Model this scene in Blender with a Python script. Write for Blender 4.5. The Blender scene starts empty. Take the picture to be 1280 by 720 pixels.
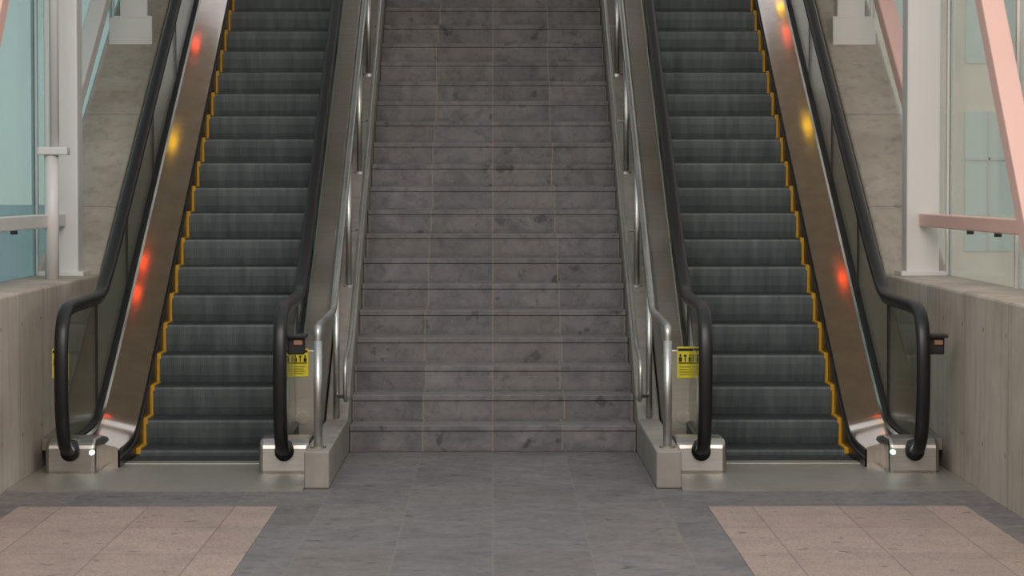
import bpy, bmesh, math, random
from mathutils import Vector
random.seed(4)
scene=bpy.context.scene
scene.view_settings.view_transform='Standard'
COL=scene.collection
F=3267.0; D0=16.2; H=1.641
R=.165; T=.305; SL=.541

# ---------------------------------------------------------------- node helpers
def lin(c):
    return tuple(((v/255)/12.92 if v/255<=.04045 else ((v/255+.055)/1.055)**2.4) for v in c)+(1,)
class NT:
    def __init__(s,name):
        s.m=bpy.data.materials.new(name); s.m.use_nodes=True
        s.t=s.m.node_tree; s.t.nodes.clear()
        s.out=s.n('ShaderNodeOutputMaterial')
    def n(s,ty,**k):
        nd=s.t.nodes.new(ty)
        for a,b in k.items(): setattr(nd,a,b)
        return nd
    def l(s,a,b): s.t.links.new(a,b)
    def put(s,sock,v):
        if isinstance(v,bpy.types.NodeSocket): s.l(v,sock)
        elif v is not None: sock.default_value=v
    def math(s,op,a,b=None,c=None,clamp=False):
        nd=s.n('ShaderNodeMath',operation=op,use_clamp=clamp)
        s.put(nd.inputs[0],a)
        if b is not None: s.put(nd.inputs[1],b)
        if c is not None: s.put(nd.inputs[2],c)
        return nd.outputs[0]
    def pos(s):
        tc=s.n('ShaderNodeTexCoord'); return tc.outputs['Object']
    def sep(s,v):
        nd=s.n('ShaderNodeSeparateXYZ'); s.l(v,nd.inputs[0]); return nd.outputs
    def comb(s,x,y,z):
        nd=s.n('ShaderNodeCombineXYZ')
        for i,v in enumerate((x,y,z)): s.put(nd.inputs[i],v)
        return nd.outputs[0]
    def noise(s,vec,scale,detail=4,rough=.55,dist=0):
        nd=s.n('ShaderNodeTexNoise'); s.l(vec,nd.inputs['Vector'])
        nd.inputs['Scale'].default_value=scale; nd.inputs['Detail'].default_value=detail
        nd.inputs['Roughness'].default_value=rough; nd.inputs['Distortion'].default_value=dist
        return nd.outputs['Fac']
    def vmul(s,vec,k):
        nd=s.n('ShaderNodeVectorMath',operation='MULTIPLY'); s.l(vec,nd.inputs[0]); nd.inputs[1].default_value=k
        return nd.outputs[0]
    def mix(s,f,a,b,bt='MIX'):
        nd=s.n('ShaderNodeMix',data_type='RGBA',blend_type=bt)
        s.put(nd.inputs[0],f); s.put(nd.inputs[6],a); s.put(nd.inputs[7],b)
        return nd.outputs[2]
    def mr(s,v,a,b,c=0,d=1):
        nd=s.n('ShaderNodeMapRange'); s.put(nd.inputs[0],v)
        for i,x in enumerate((a,b,c,d)): nd.inputs[i+1].default_value=x
        return nd.outputs[0]
    def white(s,vec):
        nd=s.n('ShaderNodeTexWhiteNoise',noise_dimensions='3D'); s.l(vec,nd.inputs[0]); return nd.outputs['Value']
    def bsdf(s,col,rough=.6,metal=0,bump=None,bs=.2,bd=.01,spec=None,coat=None):
        b=s.n('ShaderNodeBsdfPrincipled')
        s.put(b.inputs['Base Color'],col); s.put(b.inputs['Roughness'],rough); s.put(b.inputs['Metallic'],metal)
        if spec is not None: b.inputs['Specular IOR Level'].default_value=spec
        if bump is not None:
            bp=s.n('ShaderNodeBump'); bp.inputs['Strength'].default_value=bs; bp.inputs['Distance'].default_value=bd
            s.l(bump,bp.inputs['Height']); s.l(bp.outputs[0],b.inputs['Normal'])
        s.l(b.outputs[0],s.out.inputs[0]); return b

def simple(name,c,rough=.5,metal=0,var=.12,scale=6,bs=.05):
    k=NT(name); p=k.pos(); n=k.noise(p,scale,5)
    a=lin(c); d=tuple(v*(1-var) for v in a[:3])+(1,); e=tuple(min(1,v*(1+var)) for v in a[:3])+(1,)
    k.bsdf(k.mix(n,d,e),rough,metal,n,bs,.01); return k.m

def slate(name,TW,TD,base,light,stair=False):
    k=NT(name); p=k.pos(); x,y,z=k.sep(p)
    if stair:
        row=k.math('FLOOR',k.math('DIVIDE',k.math('SUBTRACT',z,.012),R))
    else:
        row=k.math('FLOOR',k.math('DIVIDE',y,TD))
    if stair:
        u0=k.math('DIVIDE',x,TW)
        jit=k.math('MULTIPLY',k.math('SUBTRACT',k.white(k.comb(k.math('ROUND',u0),row,7.7)),.5),.05)
        keep=k.math('GREATER_THAN',k.math('ABSOLUTE',u0),.5)
        u=k.math('ADD',u0,k.math('MULTIPLY',jit,keep))
    else:
        u=k.math('DIVIDE',x,TW)
    ix=k.math('FLOOR',u); fx=k.math('FRACT',u)
    rnd=k.white(k.comb(ix,row,3.3)); rnd2=k.white(k.comb(ix,row,8.1))
    jw=.0042/TW
    j=k.math('ADD',k.math('LESS_THAN',fx,jw),k.math('GREATER_THAN',fx,1-jw),clamp=True)
    if not stair:
        fy=k.math('FRACT',k.math('DIVIDE',y,TD))
        j=k.math('ADD',j,k.math('LESS_THAN',fy,.012/TD),clamp=True)
    off=k.comb(k.math('MULTIPLY',rnd,9),k.math('MULTIPLY',rnd,5),0)
    va=k.n('ShaderNodeVectorMath',operation='ADD'); k.l(p,va.inputs[0]); k.l(off,va.inputs[1]); q=va.outputs[0]
    n1=k.noise(q,3.2,7,.62,1.2); n2=k.noise(q,14,6,.7,.6); n3=k.noise(p,1.6,4,.6)
    c=k.mix(k.mr(n1,.35,.68),lin(base),lin(light))
    c=k.mix(k.mr(rnd,0,1,0,.34),c,lin((62,60,62)))
    c=k.mix(k.mr(rnd2,.5,1,0,.28),c,lin((120,112,100)))
    c=k.mix(k.mr(n2,.50,.72,0,.45),c,lin((46,44,46)))
    n4=k.noise(p,8,3,.5); c=k.mix(k.mr(n4,.64,.70,0,.7),c,lin((34,33,34)))
    c=k.mix(k.mr(n3,.3,.7,0,.3),c,lin((120,115,114)))
    n5=k.noise(q,26,4,.6,2.0)
    c=k.mix(k.mr(n5,.62,.74,0,.35),c,lin((158,152,148)))
    if stair:
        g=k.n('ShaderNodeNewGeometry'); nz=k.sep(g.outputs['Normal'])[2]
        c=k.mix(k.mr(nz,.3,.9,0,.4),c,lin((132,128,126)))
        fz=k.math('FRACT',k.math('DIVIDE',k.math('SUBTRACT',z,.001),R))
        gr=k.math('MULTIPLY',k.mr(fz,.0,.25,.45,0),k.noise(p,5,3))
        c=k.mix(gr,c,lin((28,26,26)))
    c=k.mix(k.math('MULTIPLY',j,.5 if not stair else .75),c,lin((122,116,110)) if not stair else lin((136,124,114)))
    h=k.math('SUBTRACT',k.math('ADD',n2,k.math('MULTIPLY',n1,.6)),k.math('MULTIPLY',j,.6))
    k.bsdf(c,k.mr(n2,.3,.7,.36,.62) if not stair else k.mr(n2,.3,.7,.5,.75),0,h,.2 if not stair else .25,.005,spec=.45)
    return k.m

M={}
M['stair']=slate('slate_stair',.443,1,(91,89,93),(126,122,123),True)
M['floor']=slate('slate_floor',.443,.886,(94,92,95),(121,118,119))
def granite():
    k=NT('granite_tile'); p=k.pos(); x,y,z=k.sep(p)
    u=k.math('DIVIDE',x,.443); fx=k.math('FRACT',u)
    j=k.math('LESS_THAN',fx,.012)
    fy=k.math('FRACT',k.math('DIVIDE',k.math('ADD',y,.05),.9))
    j=k.math('ADD',j,k.math('LESS_THAN',fy,.008),clamp=True)
    rnd=k.white(k.comb(k.math('FLOOR',u),k.math('FLOOR',k.math('DIVIDE',k.math('ADD',y,.05),.9)),1))
    n=k.noise(p,120,3,.7); n2=k.noise(p,4,5); n3=k.noise(p,1.5,4)
    c=k.mix(k.mr(n,.35,.65),lin((126,108,100)),lin((180,162,152)))
    c=k.mix(k.mr(rnd,0,1,0,.25),c,lin((110,98,92)))
    c=k.mix(k.mr(n2,.45,.75,0,.35),c,lin((105,94,90)))
    c=k.mix(k.mr(k.noise(p,9,2),.66,.7,0,.6),c,lin((70,64,62)))
    c=k.mix(k.math('MULTIPLY',j,.7),c,lin((78,74,72)))
    k.bsdf(c,.5,0,n,.1,.002); return k.m
M['granite']=granite()
def concrete(name,a,b,seam=True):
    k=NT(name); p=k.pos(); x,y,z=k.sep(p)
    n1=k.noise(p,1.3,6,.6,.5); n2=k.noise(p,9,6,.65); n3=k.noise(k.vmul(p,(5,5,.6)),2.2,5,.6)
    c=k.mix(k.mr(n1,.3,.7),lin(a),lin(b))
    c=k.mix(k.mr(n3,.5,.75,0,.35),c,lin((92,84,78)))
    c=k.mix(k.mr(n2,.55,.75,0,.3),c,lin((182,174,164)))
    h=n2
    if seam:
        fy=k.math('FRACT',k.math('DIVIDE',k.math('ADD',y,.37),1.25))
        j=k.math('LESS_THAN',fy,.008)
        c=k.mix(k.math('MULTIPLY',j,.5),c,lin((80,74,70)))
        hy=k.math('SUBTRACT',k.math('FRACT',k.math('DIVIDE',y,.62)),.5)
        hz=k.math('SUBTRACT',k.math('FRACT',k.math('DIVIDE',k.math('ADD',z,.05),.62)),.5)
        r=k.math('SQRT',k.math('ADD',k.math('MULTIPLY',hy,hy),k.math('MULTIPLY',hz,hz)))
        hole=k.math('LESS_THAN',r,.02)
        c=k.mix(k.math('MULTIPLY',hole,.7),c,lin((60,56,54)))
        h=k.math('SUBTRACT',n2,k.math('ADD',hole,j))
    k.bsdf(c,.85,0,h,.3,.006,spec=.2); return k.m
M['conc']=concrete('cast_concrete',(160,148,136),(188,177,165))
M['curb']=concrete('curb_concrete',(126,122,115),(154,149,142),False)
def steel(name,c,rough=.28,aniso=(2,2,60),bump=True):
    k=NT(name); p=k.pos(); n=k.noise(k.vmul(p,aniso),3,4,.6); n2=k.noise(p,2,3)
    a=lin(c); d=tuple(v*.82 for v in a[:3])+(1,)
    b=k.bsdf(k.mix(k.mr(n,.3,.7),d,a),k.mr(n2,.3,.7,rough*.8,rough*1.3),1.0,n if bump else None,.03,.002); return k.m
M['deck']=steel('brushed_stainless_deck',(226,216,206),.12,(2,2,2),False)
M['clad']=steel('stainless_cladding',(182,176,164),.38)
M['rail']=steel('stainless_pipe',(200,197,192),.36)
M['base']=steel('stainless_newel_base',(190,184,178),.3)
def plate():
    k=NT('landing_plate_metal'); p=k.pos(); x,y,z=k.sep(p)
    w=k.math('SINE',k.math('MULTIPLY',x,420)); n=k.noise(p,5,4)
    c=k.mix(n,lin((132,130,122)),lin((160,156,148)))
    k.bsdf(c,.4,.4,w,.12,.002); return k.m
M['plate']=plate()
def stepm():
    k=NT('escalator_step_aluminium'); p=k.pos(); x,y,z=k.sep(p)
    n1=k.noise(k.vmul(p,(9,3,1.0)),2.2,4,.55); n2=k.noise(p,2.3,4); 
    c=k.mix(k.mr(n1,.3,.7),lin((76,84,86)),lin((102,110,110)))
    c=k.mix(k.mr(n2,.4,.75,0,.4),c,lin((60,65,66)))
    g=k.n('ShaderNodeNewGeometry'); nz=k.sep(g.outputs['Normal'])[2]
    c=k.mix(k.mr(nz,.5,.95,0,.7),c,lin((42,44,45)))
    k.bsdf(c,.55,.2,n1,.05,.002); return k.m
M['step']=stepm()
M['rubber']=simple('black_rubber',(18,17,18),.42,0,.2,8,.02)
M['black']=simple('black_plastic',(26,25,25),.5,0,.2)
M['skirt']=steel('dark_skirt_panel',(90,82,72),.3)
M['yellow']=simple('yellow_plastic',(200,150,26),.6,0,.2,20)
M['white']=simple('white_painted_steel',(212,208,204),.4,0,.05,3)
M['pink']=simple('sunset_tinted_steel',(234,190,178),.38,0,.06,2)  # warm sunset glow is put into this base colour
M['ceil']=simple('shading_roof_surface',(222,198,174),.7,0,.2,2)  # roof tone raised so the steel decks reflect brighter
M['ground']=simple('pale_paving',(178,182,178),.9,0,.15,1)
def bglass(name,tint,refl):
    k=NT(name)
    tr=k.n('ShaderNodeBsdfTransparent'); tr.inputs[0].default_value=tint
    gl=k.n('ShaderNodeBsdfGlossy'); gl.inputs['Roughness'].default_value=.02
    lw=k.n('ShaderNodeLayerWeight'); lw.inputs[0].default_value=.1
    m2=k.n('ShaderNodeMixShader')
    k.l(k.math('MULTIPLY',lw.outputs['Fresnel'],refl,clamp=True),m2.inputs[0])
    k.l(tr.outputs[0],m2.inputs[1]); k.l(gl.outputs[0],m2.inputs[2])
    k.l(m2.outputs[0],k.out.inputs[0]); return k.m
def glass(name,tint,alpha,refl,ca,cb,ctl):
    k=NT(name); p=k.pos(); n=k.noise(p,1.2,3)
    tr=k.n('ShaderNodeBsdfTransparent'); tr.inputs[0].default_value=tint
    tl=k.n('ShaderNodeBsdfDiffuse'); k.l(k.mix(n,lin(ca),lin(cb)),tl.inputs[0])
    tl2=k.n('ShaderNodeBsdfTranslucent'); tl2.inputs[0].default_value=lin(ctl)
    ms=k.n('ShaderNodeMixShader'); ms.inputs[0].default_value=.7
    k.l(tl.outputs[0],ms.inputs[1]); k.l(tl2.outputs[0],ms.inputs[2])
    m1=k.n('ShaderNodeMixShader'); m1.inputs[0].default_value=alpha
    k.l(tr.outputs[0],m1.inputs[1]); k.l(ms.outputs[0],m1.inputs[2])
    gl=k.n('ShaderNodeBsdfGlossy'); gl.inputs['Roughness'].default_value=.03
    m2=k.n('ShaderNodeMixShader'); lw=k.n('ShaderNodeLayerWeight'); lw.inputs[0].default_value=.15
    k.l(k.math('MULTIPLY',lw.outputs['Fresnel'],refl*4,clamp=True),m2.inputs[0])
    k.l(m1.outputs[0],m2.inputs[1]); k.l(gl.outputs[0],m2.inputs[2])
    k.l(m2.outputs[0],k.out.inputs[0]); return k.m
M['glass']=bglass('balustrade_glass',(.92,.94,.92,1),.55)
M['wglassL']=glass('tinted_glazing',(.70,.83,.84,1),.3,.05,(150,180,182),(182,206,206),(172,198,200))
M['wglassR']=glass('clear_glazing',(.93,.95,.93,1),.12,.04,(190,200,196),(210,218,212),(212,220,214))
def emis(name,c,s):
    k=NT(name); e=k.n('ShaderNodeEmission'); e.inputs[0].default_value=lin(c); e.inputs[1].default_value=s
    k.l(e.outputs[0],k.out.inputs[0]); return k.m
M['ered']=emis('red_reflection_glow',(255,84,40),6)  # red and yellow glow for the added out-of-frame emitters
M['eyel']=emis('yellow_reflection_glow',(255,200,40),6)
M['ewhite']=emis('threshold_led',(225,255,235),4)
M['redlens']=simple('amber_lens',(150,112,90),.3)

# ---------------------------------------------------------------- mesh helpers
def add(name,verts,faces,mat,parent=None,bevel=0,smooth=False,seg=2):
    me=bpy.data.meshes.new(name); me.from_pydata([tuple(v) for v in verts],[],faces)
    bm=bmesh.new(); bm.from_mesh(me); bmesh.ops.recalc_face_normals(bm,faces=bm.faces); bm.to_mesh(me); bm.free()
    ob=bpy.data.objects.new(name,me); COL.objects.link(ob)
    if mat: me.materials.append(mat)
    if parent: ob.parent=parent
    if bevel:
        b=ob.modifiers.new('bev','BEVEL'); b.width=bevel; b.segments=seg; b.limit_method='ANGLE'
    if smooth:
        for p in me.polygons: p.use_smooth=True
    return ob
def empty(name):
    e=bpy.data.objects.new(name,None); COL.objects.link(e); return e
class Acc:
    def __init__(s): s.v=[];s.f=[]
    def box(s,x0,x1,y0,y1,z0,z1):
        if x0>x1:x0,x1=x1,x0
        b=len(s.v)
        s.v+=[(x,y,z) for x in(x0,x1) for y in(y0,y1) for z in(z0,z1)]
        s.f+=[tuple(b+i for i in q) for q in((0,1,3,2),(4,6,7,5),(0,4,5,1),(2,3,7,6),(0,2,6,4),(1,5,7,3))]
        return s
    def beam(s,a,b2,w,h,up=(0,0,1)):
        a=Vector(a);b2=Vector(b2);d=(b2-a).normalized()
        sx=d.cross(Vector(up)).normalized() if abs(d.dot(Vector(up)))<.99 else Vector((1,0,0))
        uz=sx.cross(d).normalized(); b=len(s.v)
        for p in(a,b2):
            for i,j in((-1,-1),(1,-1),(1,1),(-1,1)): s.v.append(tuple(p+sx*w/2*i+uz*h/2*j))
        s.f+=[(b,b+1,b+2,b+3),(b+4,b+7,b+6,b+5)]+[(b+i,b+(i+1)%4,b+4+(i+1)%4,b+4+i) for i in range(4)]
        return s
    def tube(s,pts,r,n=12,closed=False):
        pts=[Vector(p) for p in pts]; b=len(s.v); m=len(pts)
        for i,p in enumerate(pts):
            d=(pts[min(i+1,m-1)]-pts[max(i-1,0)]).normalized()
            ref=Vector((1,0,0)) if abs(d.x)<.9 else Vector((0,0,1))
            u=d.cross(ref).normalized(); w=d.cross(u).normalized()
            rr=r[i] if isinstance(r,(list,tuple)) else r
            for j in range(n):
                a=2*math.pi*j/n; s.v.append(tuple(p+(u*math.cos(a)+w*math.sin(a))*rr))
        for i in range(m-1):
            for j in range(n):
                s.f.append((b+i*n+j,b+i*n+(j+1)%n,b+(i+1)*n+(j+1)%n,b+(i+1)*n+j))
        s.f.append(tuple(b+j for j in range(n))[::-1]); s.f.append(tuple(b+(m-1)*n+j for j in range(n)))
        return s
    def obj(s,name,mat,parent=None,bevel=0,smooth=False): return add(name,s.v,s.f,mat,parent,bevel,smooth)
def box(name,x0,x1,y0,y1,z0,z1,mat,parent=None,bevel=0): return Acc().box(x0,x1,y0,y1,z0,z1).obj(name,mat,parent,bevel)
def smoothpath(p,it=3):
    for _ in range(it):
        q=[p[0]]
        for a,b in zip(p,p[1:]):
            q.append(tuple(a[i]*.75+b[i]*.25 for i in range(len(a)))); q.append(tuple(a[i]*.25+b[i]*.75 for i in range(len(a))))
        q.append(p[-1]); p=q
    return p
def sweepv(ys,zf,prof):
    v=[];f=[];n=len(prof)
    for y in ys:
        z=zf(y)
        for (x,dz) in prof: v.append((x,y,max(z+dz,-.02)))
    for i in range(len(ys)-1):
        for j in range(n): f.append((i*n+j,i*n+(j+1)%n,(i+1)*n+(j+1)%n,(i+1)*n+j))
    f.append(tuple(range(n))); f.append(tuple((len(ys)-1)*n+j for j in range(n)))
    return v,f
def auto(ob,ang=35):
    for p in ob.data.polygons: p.use_smooth=True
    m=ob.modifiers.new('es','EDGE_SPLIT'); m.split_angle=math.radians(ang)

# ---------------------------------------------------------------- shell
box('floor',-2.70,2.70,-18.5,9,-.12,0,M['floor'])
for s in(-1,1):
    box('granite_paving_inlay',s*1.1075,s*2.4365,-6.6,-2.80,0,.004,M['granite'])
WY=1.25
for s,nm in((-1,'wall_left'),(1,'wall_right')):
    prof=[(-18.5,-.1),(9,-.1),(9,1.06+SL*(9-WY)),(WY+.18,1.06+SL*.12),(WY+.1,1.06),(-18.5,1.06)]
    v=[(s*2.64,y,z) for y,z in prof]+[(s*3.06,y,z) for y,z in prof]
    n=len(prof); f=[tuple(range(n)),tuple(range(n,2*n))]+[(i,(i+1)%n,n+(i+1)%n,n+i) for i in range(n)]
    add(nm,v,f,M['conc'],bevel=.015)
v=[];
CY0,CZ0=1.5,4.7
for x in(-3.3,3.3):
    v+=[(x,CY0,CZ0),(x,9.5,CZ0+SL*(9.5-CY0)),(x,9.5,CZ0+.2+SL*(9.5-CY0)),(x,CY0,CZ0+.2)]
add('shading_roof',v,[(0,1,2,3),(4,5,6,7),(0,1,5,4),(1,2,6,5),(2,3,7,6),(3,0,4,7)],M['ceil'])  # unseen roof added to darken the upper stairs
box('floor_upper_landing',-3.3,3.3,8.2,14,4.0,4.29,M['floor'])
box('wall_back',-3.3,3.3,13.8,14,4.29,9.2,M['conc'])
box('outdoor_ground',-120,120,-40,260,-.5,-.13,M['ground'])

# ---------------------------------------------------------------- staircase
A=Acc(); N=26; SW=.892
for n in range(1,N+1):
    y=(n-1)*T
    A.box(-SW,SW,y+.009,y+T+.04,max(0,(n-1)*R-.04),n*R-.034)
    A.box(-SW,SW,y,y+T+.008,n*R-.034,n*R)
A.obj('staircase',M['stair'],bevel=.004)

for s in(-1,1):
    top=.205
    prof=[(-1.98,0),(8.1,0),(8.1,SL*8.1+.165+.10),(.0+.02,.30),(-.12,.215),(-1.98,top)]
    x0,x1=s*(SW+.002),s*1.03
    v=[(x0,y,z) for y,z in prof]+[(x1,y,z) for y,z in prof]; n=len(prof)
    f=[tuple(range(n)),tuple(range(n,2*n))]+[(i,(i+1)%n,n+(i+1)%n,n+i) for i in range(n)]
    add('stair_curb',v,f,M['curb'],bevel=.01)

def nose(y): return SL*y+.165
for s in(-1,1):
    root=empty('stair_handrail')
    X=s*.965
    path=[(X,-1.8,.21),(X,-1.8,.5),(X,-1.8,.80),(X,-1.795,.868),(X,-1.72,.878),(X,-1.3,.885),(X,-.62,.895),(X,-.40,.90),(X,-.2,1.0),(X,.2,nose(.2)+.95),(X,1,nose(1)+.95),(X,8,nose(8)+.95)]
    pts=smoothpath(path,2)
    Acc().tube(pts,.021,14).obj('top_rail',M['rail'],root,smooth=True)
    P=Acc(); P.tube([(X,-1.8,.205),(X,-1.8,.80)],.024,14)
    ys=[-.1+1.42*i for i in range(6)]
    for y in ys:
        zb=.2 if y<0 else nose(y)+.08
        zt=(.92+.13 if y<0 else nose(y)+.93)
        P.tube([(X,y,zb),(X,y,zt)],.02,12)
    P.obj('posts',M['rail'],root,smooth=True)
    B=Acc()
    for y in [-1.8]+ys:
        zb=.205 if y<0 else nose(y)+.10
        B.tube([(X,y,zb-.02),(X,y,zb+.012)],.045,16)
    B.obj('post_flanges',M['rail'],root)
    X2=s*.885
    low=[(X,-.1,.36),(X2,-.2,.36),(X2,-.45,.36),(X2,-.56,.37),(X2,-.58,.47),(X2,-.56,.60),(X2,-.42,.63),(X2,-.1,nose(0)+.5),(X2,.3,nose(.3)+.55),(X2,8,nose(8)+.55)]
    L=Acc().tube(smoothpath(low,2),.013,12)
    for y in ys:
        zz=nose(y)+.55
        if y>0: L.tube([(X,y,zz-.08),(s*.90,y,zz-.07),(X2,y,zz-.01)],.008,8)
    L.obj('lower_rail',M['rail'],root,smooth=True)

# ---------------------------------------------------------------- escalators
def Lc(y):
    L=SL*(y+.29); return .5*(L+math.sqrt(L*L+.012))
def belt_path():
    p=[(-1.20,.15),(-1.34,.145),(-1.47,.21),(-1.535,.36),(-1.555,.55),(-1.55,.74),(-1.50,.88),(-1.38,.945),(-1.2,.96),(-.7,.962),(-.3,.965),(-.06,.975),(.12,1.045),(.5,SL*.5+.957),(1,SL+.957),(7.6,SL*7.6+.957)]
    return smoothpath(p,3)
BP=belt_path()
def sweep_inplane(X,path,prof):
    v=[];f=[];n=len(prof);m=len(path)
    for i,(y,z) in enumerate(path):
        a=path[max(i-1,0)];b=path[min(i+1,m-1)]
        ty,tz=b[0]-a[0],b[1]-a[1];l=math.hypot(ty,tz);ty/=l;tz/=l
        ny,nz=-tz,ty
        for(px,pn) in prof: v.append((X+px,y+ny*pn,z+nz*pn))
    for i in range(m-1):
        for j in range(n): f.append((i*n+j,i*n+(j+1)%n,(i+1)*n+(j+1)%n,(i+1)*n+j))
    f.append(tuple(range(n)));f.append(tuple((m-1)*n+j for j in range(n)))
    return v,f
YS=[-.95+.06*i for i in range(30)]+[.9+.45*i for i in range(16)]
YEND=YS[-1]
def escalator(s):
    root=empty('escalator')
    xi,xo=1.30,2.18
    hi,ho=1.195,2.42
    v=[];f=[]
    pitch=.0125; x=xi+.004; prof=[]
    while x<xo-.006:
        prof+=[(x,0),(x+pitch*.5,0),(x+pitch*.5,-.004),(x+pitch,-.004)]; x+=pitch
    nk=22
    yel=Acc()
    for kx in range(-1,nk):
        yk=-.257+.335*kx
        zk=max(SL*(yk+.29),.006) if kx>0 else (.045 if kx==0 else .004)
        if kx<0: yk=-.66
        zb=0 if kx<=0 else max(SL*(yk-.335+.29),.045 if kx==1 else .006)
        yb=yk+.335 if kx>=0 else -.2
        zb-=.01
        hgt=zk-zb
        pth=[(yb+.02,zk),(yk+.02,zk),(yk+.003,zk-.006),(yk,zk-.02)]
        if kx>=1:
            pth+=[(yk+.002,zk-hgt*.35),(yk+.012,zk-hgt*.7),(yk+.03,zb)]
        else: pth+=[(yk+.002,zb)]
        pth=pth[::-1]
        m=len(pth);n=len(prof);b=len(v)
        for i,(y,z) in enumerate(pth):
            a=pth[max(i-1,0)];c=pth[min(i+1,m-1)]
            ty,tz=c[0]-a[0],c[1]-a[1];l=math.hypot(ty,tz)+1e-9
            ny,nz=-tz/l,ty/l
            for(px,pn) in prof: v.append((s*px,y+ny*pn,z+nz*pn))
        for i in range(m-1):
            for j in range(n-1): f.append((b+i*n+j,b+i*n+j+1,b+(i+1)*n+j+1,b+(i+1)*n+j))
        if kx>=0:
            for(xa,xb) in((xi,xi+.018),(xo-.018,xo)):
                yel.box(s*xa,s*xb,yk-.004,yk+.31,zk-.012,zk+.006)
                if kx>0: yel.box(s*xa,s*xb,yk-.006,yk+.03,zb,zk-.006)
            yel.box(s*(xo-.027),s*xo,yk-.005,yk+.31,zk-.03,zk+.007)
    ob=add('steps',v,f,M['step'],root)
    yel.obj('yellow_step_edges',M['yellow'],root,bevel=.002)
    vv,ff=sweepv([-.6]+[y for y in YS if y>-.2],Lc,[(s*(xi-.01),-.35),(s*(xo+.01),-.35),(s*(xo+.01),-.28),(s*(xi-.01),-.28)])
    add('step_truss',vv,ff,M['black'],root)
    for side,(xs,xh) in enumerate(((xi,hi),(xo,ho))):
        d=1 if xh>xs else -1
        vv,ff=sweepv(YS,Lc,[(s*xs,-.25),(s*xs,.10),(s*(xs+d*.012),.105),(s*(xs+d*.012),-.25)])
        o=add('skirt_panel',vv,ff,M['skirt'],root)
        vv,ff=sweepv(YS,Lc,[(s*(xs-d*.010),.05),(s*(xs-d*.010),.06),(s*xs,.065),(s*xs,.045)])
        add('skirt_brush',vv,ff,M['black'],root)
        vv,ff=sweepv(YS,Lc,[(s*(xs+d*.002),.095),(s*(xs+d*.004),.11),(s*(xs+d*.03),.12),(s*(xh-d*.035),.165),(s*(xh-d*.02),.18),(s*(xh-d*.02),-.1),(s*(xs+d*.002),-.1)])
        o=add('inner_deck',vv,ff,M['deck'],root); auto(o,20)
        vv,ff=sweepv(YS,Lc,[(s*(xh-d*.022),.15),(s*(xh-d*.022),.195),(s*(xh+d*.02),.195),(s*(xh+d*.02),.0)])
        add('glass_channel',vv,ff,M['black'],root)
        inner=[(y,z) for y,z in BP if y<YEND]
        low=[(y,Lc(y)+.19) for y in reversed(YS)]
        poly=inner+low
        t=.006
        bm=bmesh.new()
        vs=[bm.verts.new((s*xh-t,y,z)) for y,z in poly]
        fc=bm.faces.new(vs)
        r=bmesh.ops.extrude_face_region(bm,geom=[fc])
        for g in r['geom']:
            if isinstance(g,bmesh.types.BMVert): g.co.x+=2*t
        bmesh.ops.triangulate(bm,faces=[q for q in bm.faces if len(q.verts)>4])
        bmesh.ops.recalc_face_normals(bm,faces=bm.faces)
        me=bpy.data.meshes.new('glass_panel');bm.to_mesh(me);bm.free();me.materials.append(M['glass'])
        o=bpy.data.objects.new('glass_panel',me);COL.objects.link(o);o.parent=root
        J=Acc()
        for yj in(-.25,1.1,2.45,3.8,5.15):
            zt=SL*yj+.94 if yj>0 else .95
            J.box(s*xh-.008,s*xh+.008,yj-.004,yj+.004,Lc(yj)+.19,zt)
        J.obj('glass_joints',M['black'],root)
        w=.038
        pr=[(-w,.002),(-w,.018),(-w*.8,.03),(-w*.4,.036),(w*.4,.036),(w*.8,.03),(w,.018),(w,.002),(w*.8,-.006),(-w*.8,-.006)]
        vv,ff=sweep_inplane(s*xh,BP,pr)
        o=add('handrail_belt',vv,ff,M['rubber'],root); auto(o,50)
        vv,ff=sweep_inplane(s*xh,BP,[(-.016,-.004),(-.016,-.035),(.016,-.035),(.016,-.004)])
        add('handrail_guide',vv,ff,M['skirt'],root)
        xa,xb=xh-.145,xh+.145
        prof2=[(-1.27,0),(-.72,0),(-.72,.17),(-.95,.20),(-1.20,.20),(-1.255,.17)]
        vb=[(s*xa,y,z) for y,z in prof2]+[(s*xb,y,z) for y,z in prof2];n=len(prof2)
        fb=[tuple(range(n)),tuple(range(n,2*n))]+[(i,(i+1)%n,n+(i+1)%n,n+i) for i in range(n)]
        add('newel_base',vb,fb,M['base'],root,bevel=.022)
        Acc().tube([(s*xh,-1.30,.13),(s*xh,-1.22,.14)],[.052,.06],18).obj('handrail_inlet',M['black'],root,smooth=True)
        if side==1:
            xl=s*(xh-.12)
            Acc().tube([(xl-s*.005,-1.285,.128),(xl-s*.005,-1.25,.128)],.014,14).obj('threshold_lamp',M['ewhite'],root)
    vv,ff=sweepv(YS,Lc,[(s*(ho+.02),.17),(s*(ho+.02),.10),(s*2.635,.10),(s*2.635,.17)])
    add('outer_deck',vv,ff,M['clad'],root)
    ysc=[y for y in YS if y>-.36]
    vv,ff=sweepv(ysc,Lc,[(s*1.04,-6),(s*1.04,.53),(s*1.05,.545),(s*1.165,.56),(s*1.175,.55),(s*1.175,-6)])
    add('stair_side_cladding',vv,ff,M['clad'],root)
    box('cladding_end_panel',s*1.04,s*1.235,-.40,-.36,.0,.66,M['clad'],root,bevel=.006)
    C=Acc()
    C.tube([(s*1.155,-.412,.255),(s*1.155,-.398,.255)],.040,24)
    C.obj('speaker_ring',M['base'],root)
    Acc().tube([(s*1.155,-.416,.255),(s*1.155,-.400,.255)],.030,24).obj('speaker_grille',M['clad'],root)
    box('landing_plate',s*1.03,s*2.635,-2.10,-.80,.0,.008,M['plate'],root)
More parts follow.
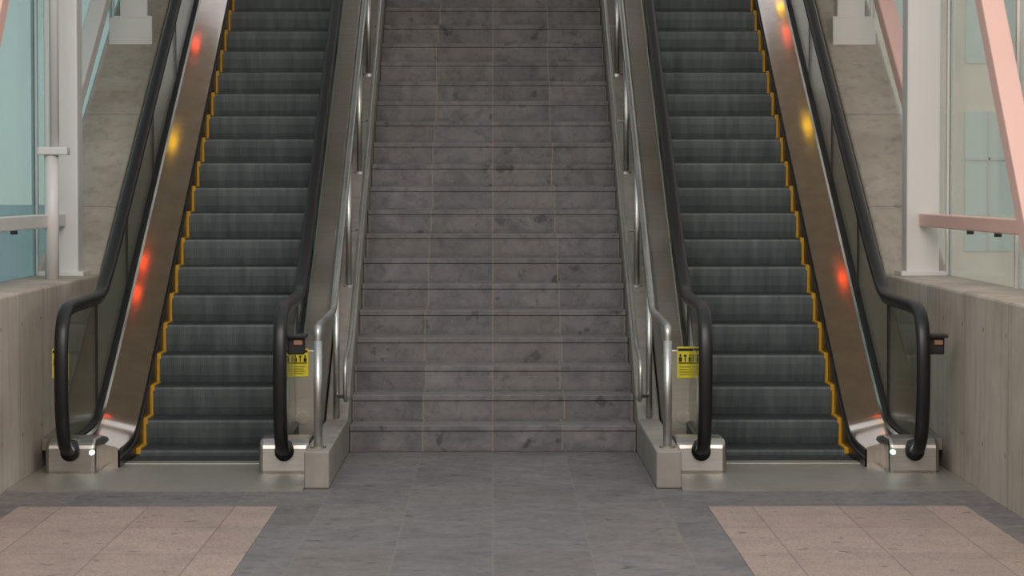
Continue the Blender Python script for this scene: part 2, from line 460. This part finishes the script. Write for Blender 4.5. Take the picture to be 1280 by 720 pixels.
    box('comb_plate',s*xi,s*xo,-.80,-.655,.0,.016,M['plate'],root,bevel=.004)
    return root
EL=escalator(-1); ER=escalator(1)

def indicator(x,s):
    r=empty('direction_indicator')
    box('housing',x-.01,x+.085,-1.46,-1.36,.70,.80,M['black'],r,bevel=.008)
    box('hood',x-.01,x+.10,-1.49,-1.36,.795,.815,M['black'],r,bevel=.004)
    box('lens',x+.025,x+.075,-1.468,-1.455,.755,.785,M['redlens'],r,bevel=.004)
    box('bracket',x-.03,x+.02,-1.43,-1.38,.735,.765,M['base'],r)
indicator(-1.195+.045,1); indicator(2.42+.05,1)

def sign(x,y,z,w,h,post=False):
    r=empty('caution_sign')
    box('plate',x-w/2,x+w/2,y-.004,y,z-h/2,z+h/2,M['ysign'],r,bevel=.002)
    yy=y-.0075
    def ln(A,a,b,c,d): A.box(x+w*a,x+w*b,yy,y-.0035,z+h*c,z+h*d)
    A=Acc()
    ln(A,-.45,.45,.37,.45)
    for cx in(-.30,.30):
        ln(A,cx-.05,cx+.05,.19,.26); ln(A,cx-.09,cx+.09,.03,.17)
    ln(A,-.03,.03,.03,.2); ln(A,-.10,.10,.2,.22); ln(A,-.06,.06,.22,.25)
    ln(A,-.42,.42,-.03,-.0)
    A.obj('pictogram',M['black'],r)
    A=Acc()
    for i in range(4): A.box(x-w*.36,x+w*(.3-.08*(i%2)),yy,y-.0035,z-h*(.14+.08*i)-.0009,z-h*(.14+.08*i)+.0009)
    A.obj('lettering',M['black'],r)
    if post: box('post',x-.01,x+.01,y+.002,y+.012,.1,z+h/2,M['base'],r)
M['ysign']=simple('sign_yellow',(228,210,52),.5,0,.05,20)
sign(-1.165,-.401,.585,.098,.17); sign(1.165,-.401,.585,.098,.19)
sign(-2.515,-1.0,.62,.10,.17,True)

# ---------------------------------------------------------------- steel side structure
for s in(-1,1):
    def col(y,zb,nm):
        A=Acc().box(s*2.74,s*2.96,y-.11,y+.11,zb,zb+5)
        A.obj(nm,M['white'],r,bevel=.012)
        Acc().box(s*2.70,s*3.0,y-.15,y+.15,zb,zb+.03).obj(nm+'_base_plate',M['white'],r,bevel=.004)
    r=empty('steel_column'); col(1.2,1.06,'shaft')
    r=empty('steel_column')
    col(4.75,1.06+SL*(4.75-WY)+.02,'shaft')
    yb=4.75; zb=1.06+SL*(yb-WY)
    Acc().box(s*2.68,s*3.02,yb-.3,yb+.25,zb-.2,zb+.03).obj('plinth',M['white'],r,bevel=.01)
    r=empty('steel_column'); col(-5.6,1.06,'shaft')
    b=empty('steel_brace')
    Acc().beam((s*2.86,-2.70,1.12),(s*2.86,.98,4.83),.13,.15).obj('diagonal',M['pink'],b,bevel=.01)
    b=empty('steel_brace')
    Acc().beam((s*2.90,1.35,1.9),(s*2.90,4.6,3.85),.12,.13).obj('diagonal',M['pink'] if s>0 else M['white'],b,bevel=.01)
    b=empty('steel_brace')
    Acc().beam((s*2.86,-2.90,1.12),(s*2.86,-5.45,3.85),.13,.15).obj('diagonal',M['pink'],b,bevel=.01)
    b=empty('horizontal_girt')
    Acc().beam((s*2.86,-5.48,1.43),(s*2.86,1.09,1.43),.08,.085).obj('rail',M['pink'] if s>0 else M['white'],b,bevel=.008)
    C=Acc()
    y=-5.2
    while y<1.0:
        C.box(s*2.98,s*3.02,y-.015,y+.015,1.35,1.39); y+=.9
    C.obj('glass_clamps',M['black'],b)
    i=0
    ys=[-18,-14,-10,-5.6,-3.4,-1.1,1.2,3.0,4.75,9]
    for a,c in zip(ys,ys[1:]):
        i+=1
        prof=[(a+.02,1.06 if a<=1.2 else 1.06+SL*(a-WY)),(c-.02,1.06 if c<=1.2 else 1.06+SL*(c-WY)),(c-.02,9.5 if c>1.2 else 5),(a+.02,9.5 if a>1.1 else 5)]
        X=s*3.04
        v=[(X-.005,y,z) for y,z in prof]+[(X+.005,y,z) for y,z in prof]
        add('window_%d'%(i+(0 if s<0 else 20)),v,[(0,1,2,3),(4,5,6,7),(0,1,5,4),(1,2,6,5),(2,3,7,6),(3,0,4,7)],M['wglassL'] if s<0 else M['wglassR'])
    A=Acc()
    for y in ys[3:-1]:
        A.box(s*3.02,s*3.06,y-.02,y+.02,1.05 if y<1.3 else 1.06+SL*(y-WY),6)
    A.obj('window_mullions',M['white'])

r=empty('drain_pipe')
Acc().tube([(-2.80,.42,1.06),(-2.80,.42,1.86)],.045,18).obj('lower_pipe',M['white'],r,smooth=True)
Acc().tube([(-2.78,.42,1.88),(-2.78,.42,5)],.03,18).obj('upper_pipe',M['white'],r,smooth=True)
box('coupling',-2.88,-2.69,.36,.48,1.85,1.90,M['white'],r,bevel=.008)

def building(x0,x1,y,h,nm):
    r=empty(nm)
    W=simple('pale_render_facade',(240,226,208),.8,0,.06,.6)
    G=simple('facade_glass',(212,222,214),.25,0,.12,.5)
    A=Acc(); A.box(x0,x1,y,y+10,-.13,h)
    A.obj('block',W,r)
    B=Acc(); Fr=Acc()
    x=x0+.35
    while x<x1-1.2:
        z=.6
        while z<h-2:
            B.box(x,x+.8,y-.03,y+.02,z,z+2.3)
            Fr.box(x+.38,x+.42,y-.06,y-.03,z,z+2.3); Fr.box(x,x+.8,y-.06,y-.03,z+1.5,z+1.54)
            z+=3.1
        x+=1.25
    B.obj('facade_windows',G,r); Fr.obj('facade_window_frames',M['white'],r)
building(6.2,22,27,14,'neighbouring_building')

# ---------------------------------------------------------------- lights
def reflection_emitter(px,py,mat,wy,wx,nm):  # added unseen emitter, placed along the mirrored view ray to show in the deck
    s=-1 if px<616 else 1
    k=235-py
    Y=(SL*.29+.15-H-k*D0/F)/(k/F-SL)
    P=Vector(((px-616)*(D0+Y)/F,Y,SL*(Y+.29)+.15))
    n=Vector((-s*.22,-SL,1)).normalized()
    d=(P-Vector((0,-D0,H))).normalized()
    r=d-2*d.dot(n)*n
    Q=P+r*2.6
    e=empty(nm)
    box('emitter_face',Q.x-wx,Q.x+wx,Q.y-wy,Q.y+wy,Q.z-.02,Q.z+.0,mat,e)
    box('emitter_back',Q.x-wx-.02,Q.x+wx+.02,Q.y-wy-.02,Q.y+wy+.02,Q.z,Q.z+.05,M['black'],e)
    zt=CZ0+.05+SL*(Q.y-CY0)
    box('hanger',Q.x-.01,Q.x+.01,Q.y-.01,Q.y+.01,Q.z+.05,zt,M['black'],e)
for(px,py,c) in((259,57,'ered'),(232,178,'eyel'),(195,330,'ered'),(187,368,'ered'),(962,10,'eyel'),(969,44,'ered'),(994,158,'eyel'),(1036,348,'ered')):
    reflection_emitter(px,py,M[c],.022,.055,'red_reflection_emitter' if c=='ered' else 'yellow_reflection_emitter')

def area(name,loc,target,sx,sy,e,c):
    l=bpy.data.lights.new(name,'AREA'); l.shape='RECTANGLE'; l.size=sx; l.size_y=sy; l.energy=e; l.color=c
    o=bpy.data.objects.new(name,l); COL.objects.link(o); o.location=loc
    o.rotation_euler=(Vector(target)-Vector(loc)).to_track_quat('-Z','Y').to_euler(); return o
area('front_fill_light',(0,-9,6.5),(0,.5,.3),6,3,520,(1,.89,.79))  # added fill without a fixture, brightens the stairs from the camera side

w=bpy.data.worlds.new('dusk_sky'); scene.world=w; w.use_nodes=True
t=w.node_tree; t.nodes.clear()
o=t.nodes.new('ShaderNodeOutputWorld'); bg=t.nodes.new('ShaderNodeBackground')
tc=t.nodes.new('ShaderNodeTexCoord'); sp=t.nodes.new('ShaderNodeSeparateXYZ'); cr=t.nodes.new('ShaderNodeValToRGB')
t.links.new(tc.outputs['Generated'],sp.inputs[0])
mp=t.nodes.new('ShaderNodeMapRange'); t.links.new(sp.outputs[2],mp.inputs[0]); mp.inputs[1].default_value=-.05; mp.inputs[2].default_value=.6
t.links.new(mp.outputs[0],cr.inputs[0]); t.links.new(cr.outputs[0],bg.inputs[0]); t.links.new(bg.outputs[0],o.inputs[0])
e=cr.color_ramp.elements
e[0].position=0; e[0].color=lin((238,216,200)); e[1].position=1; e[1].color=lin((188,189,193))
m=e.new(.12); m.color=lin((232,224,212)); m=e.new(.35); m.color=lin((208,210,210))
bg.inputs[1].default_value=1.4

cam=bpy.data.cameras.new('camera'); co=bpy.data.objects.new('camera',cam); COL.objects.link(co)
co.location=(0,-D0,H); cam.lens=F*36/1280; cam.sensor_width=36; cam.clip_end=500
d=Vector((24/F,1,-125/F)); co.rotation_euler=d.to_track_quat('-Z','Y').to_euler()
scene.camera=co
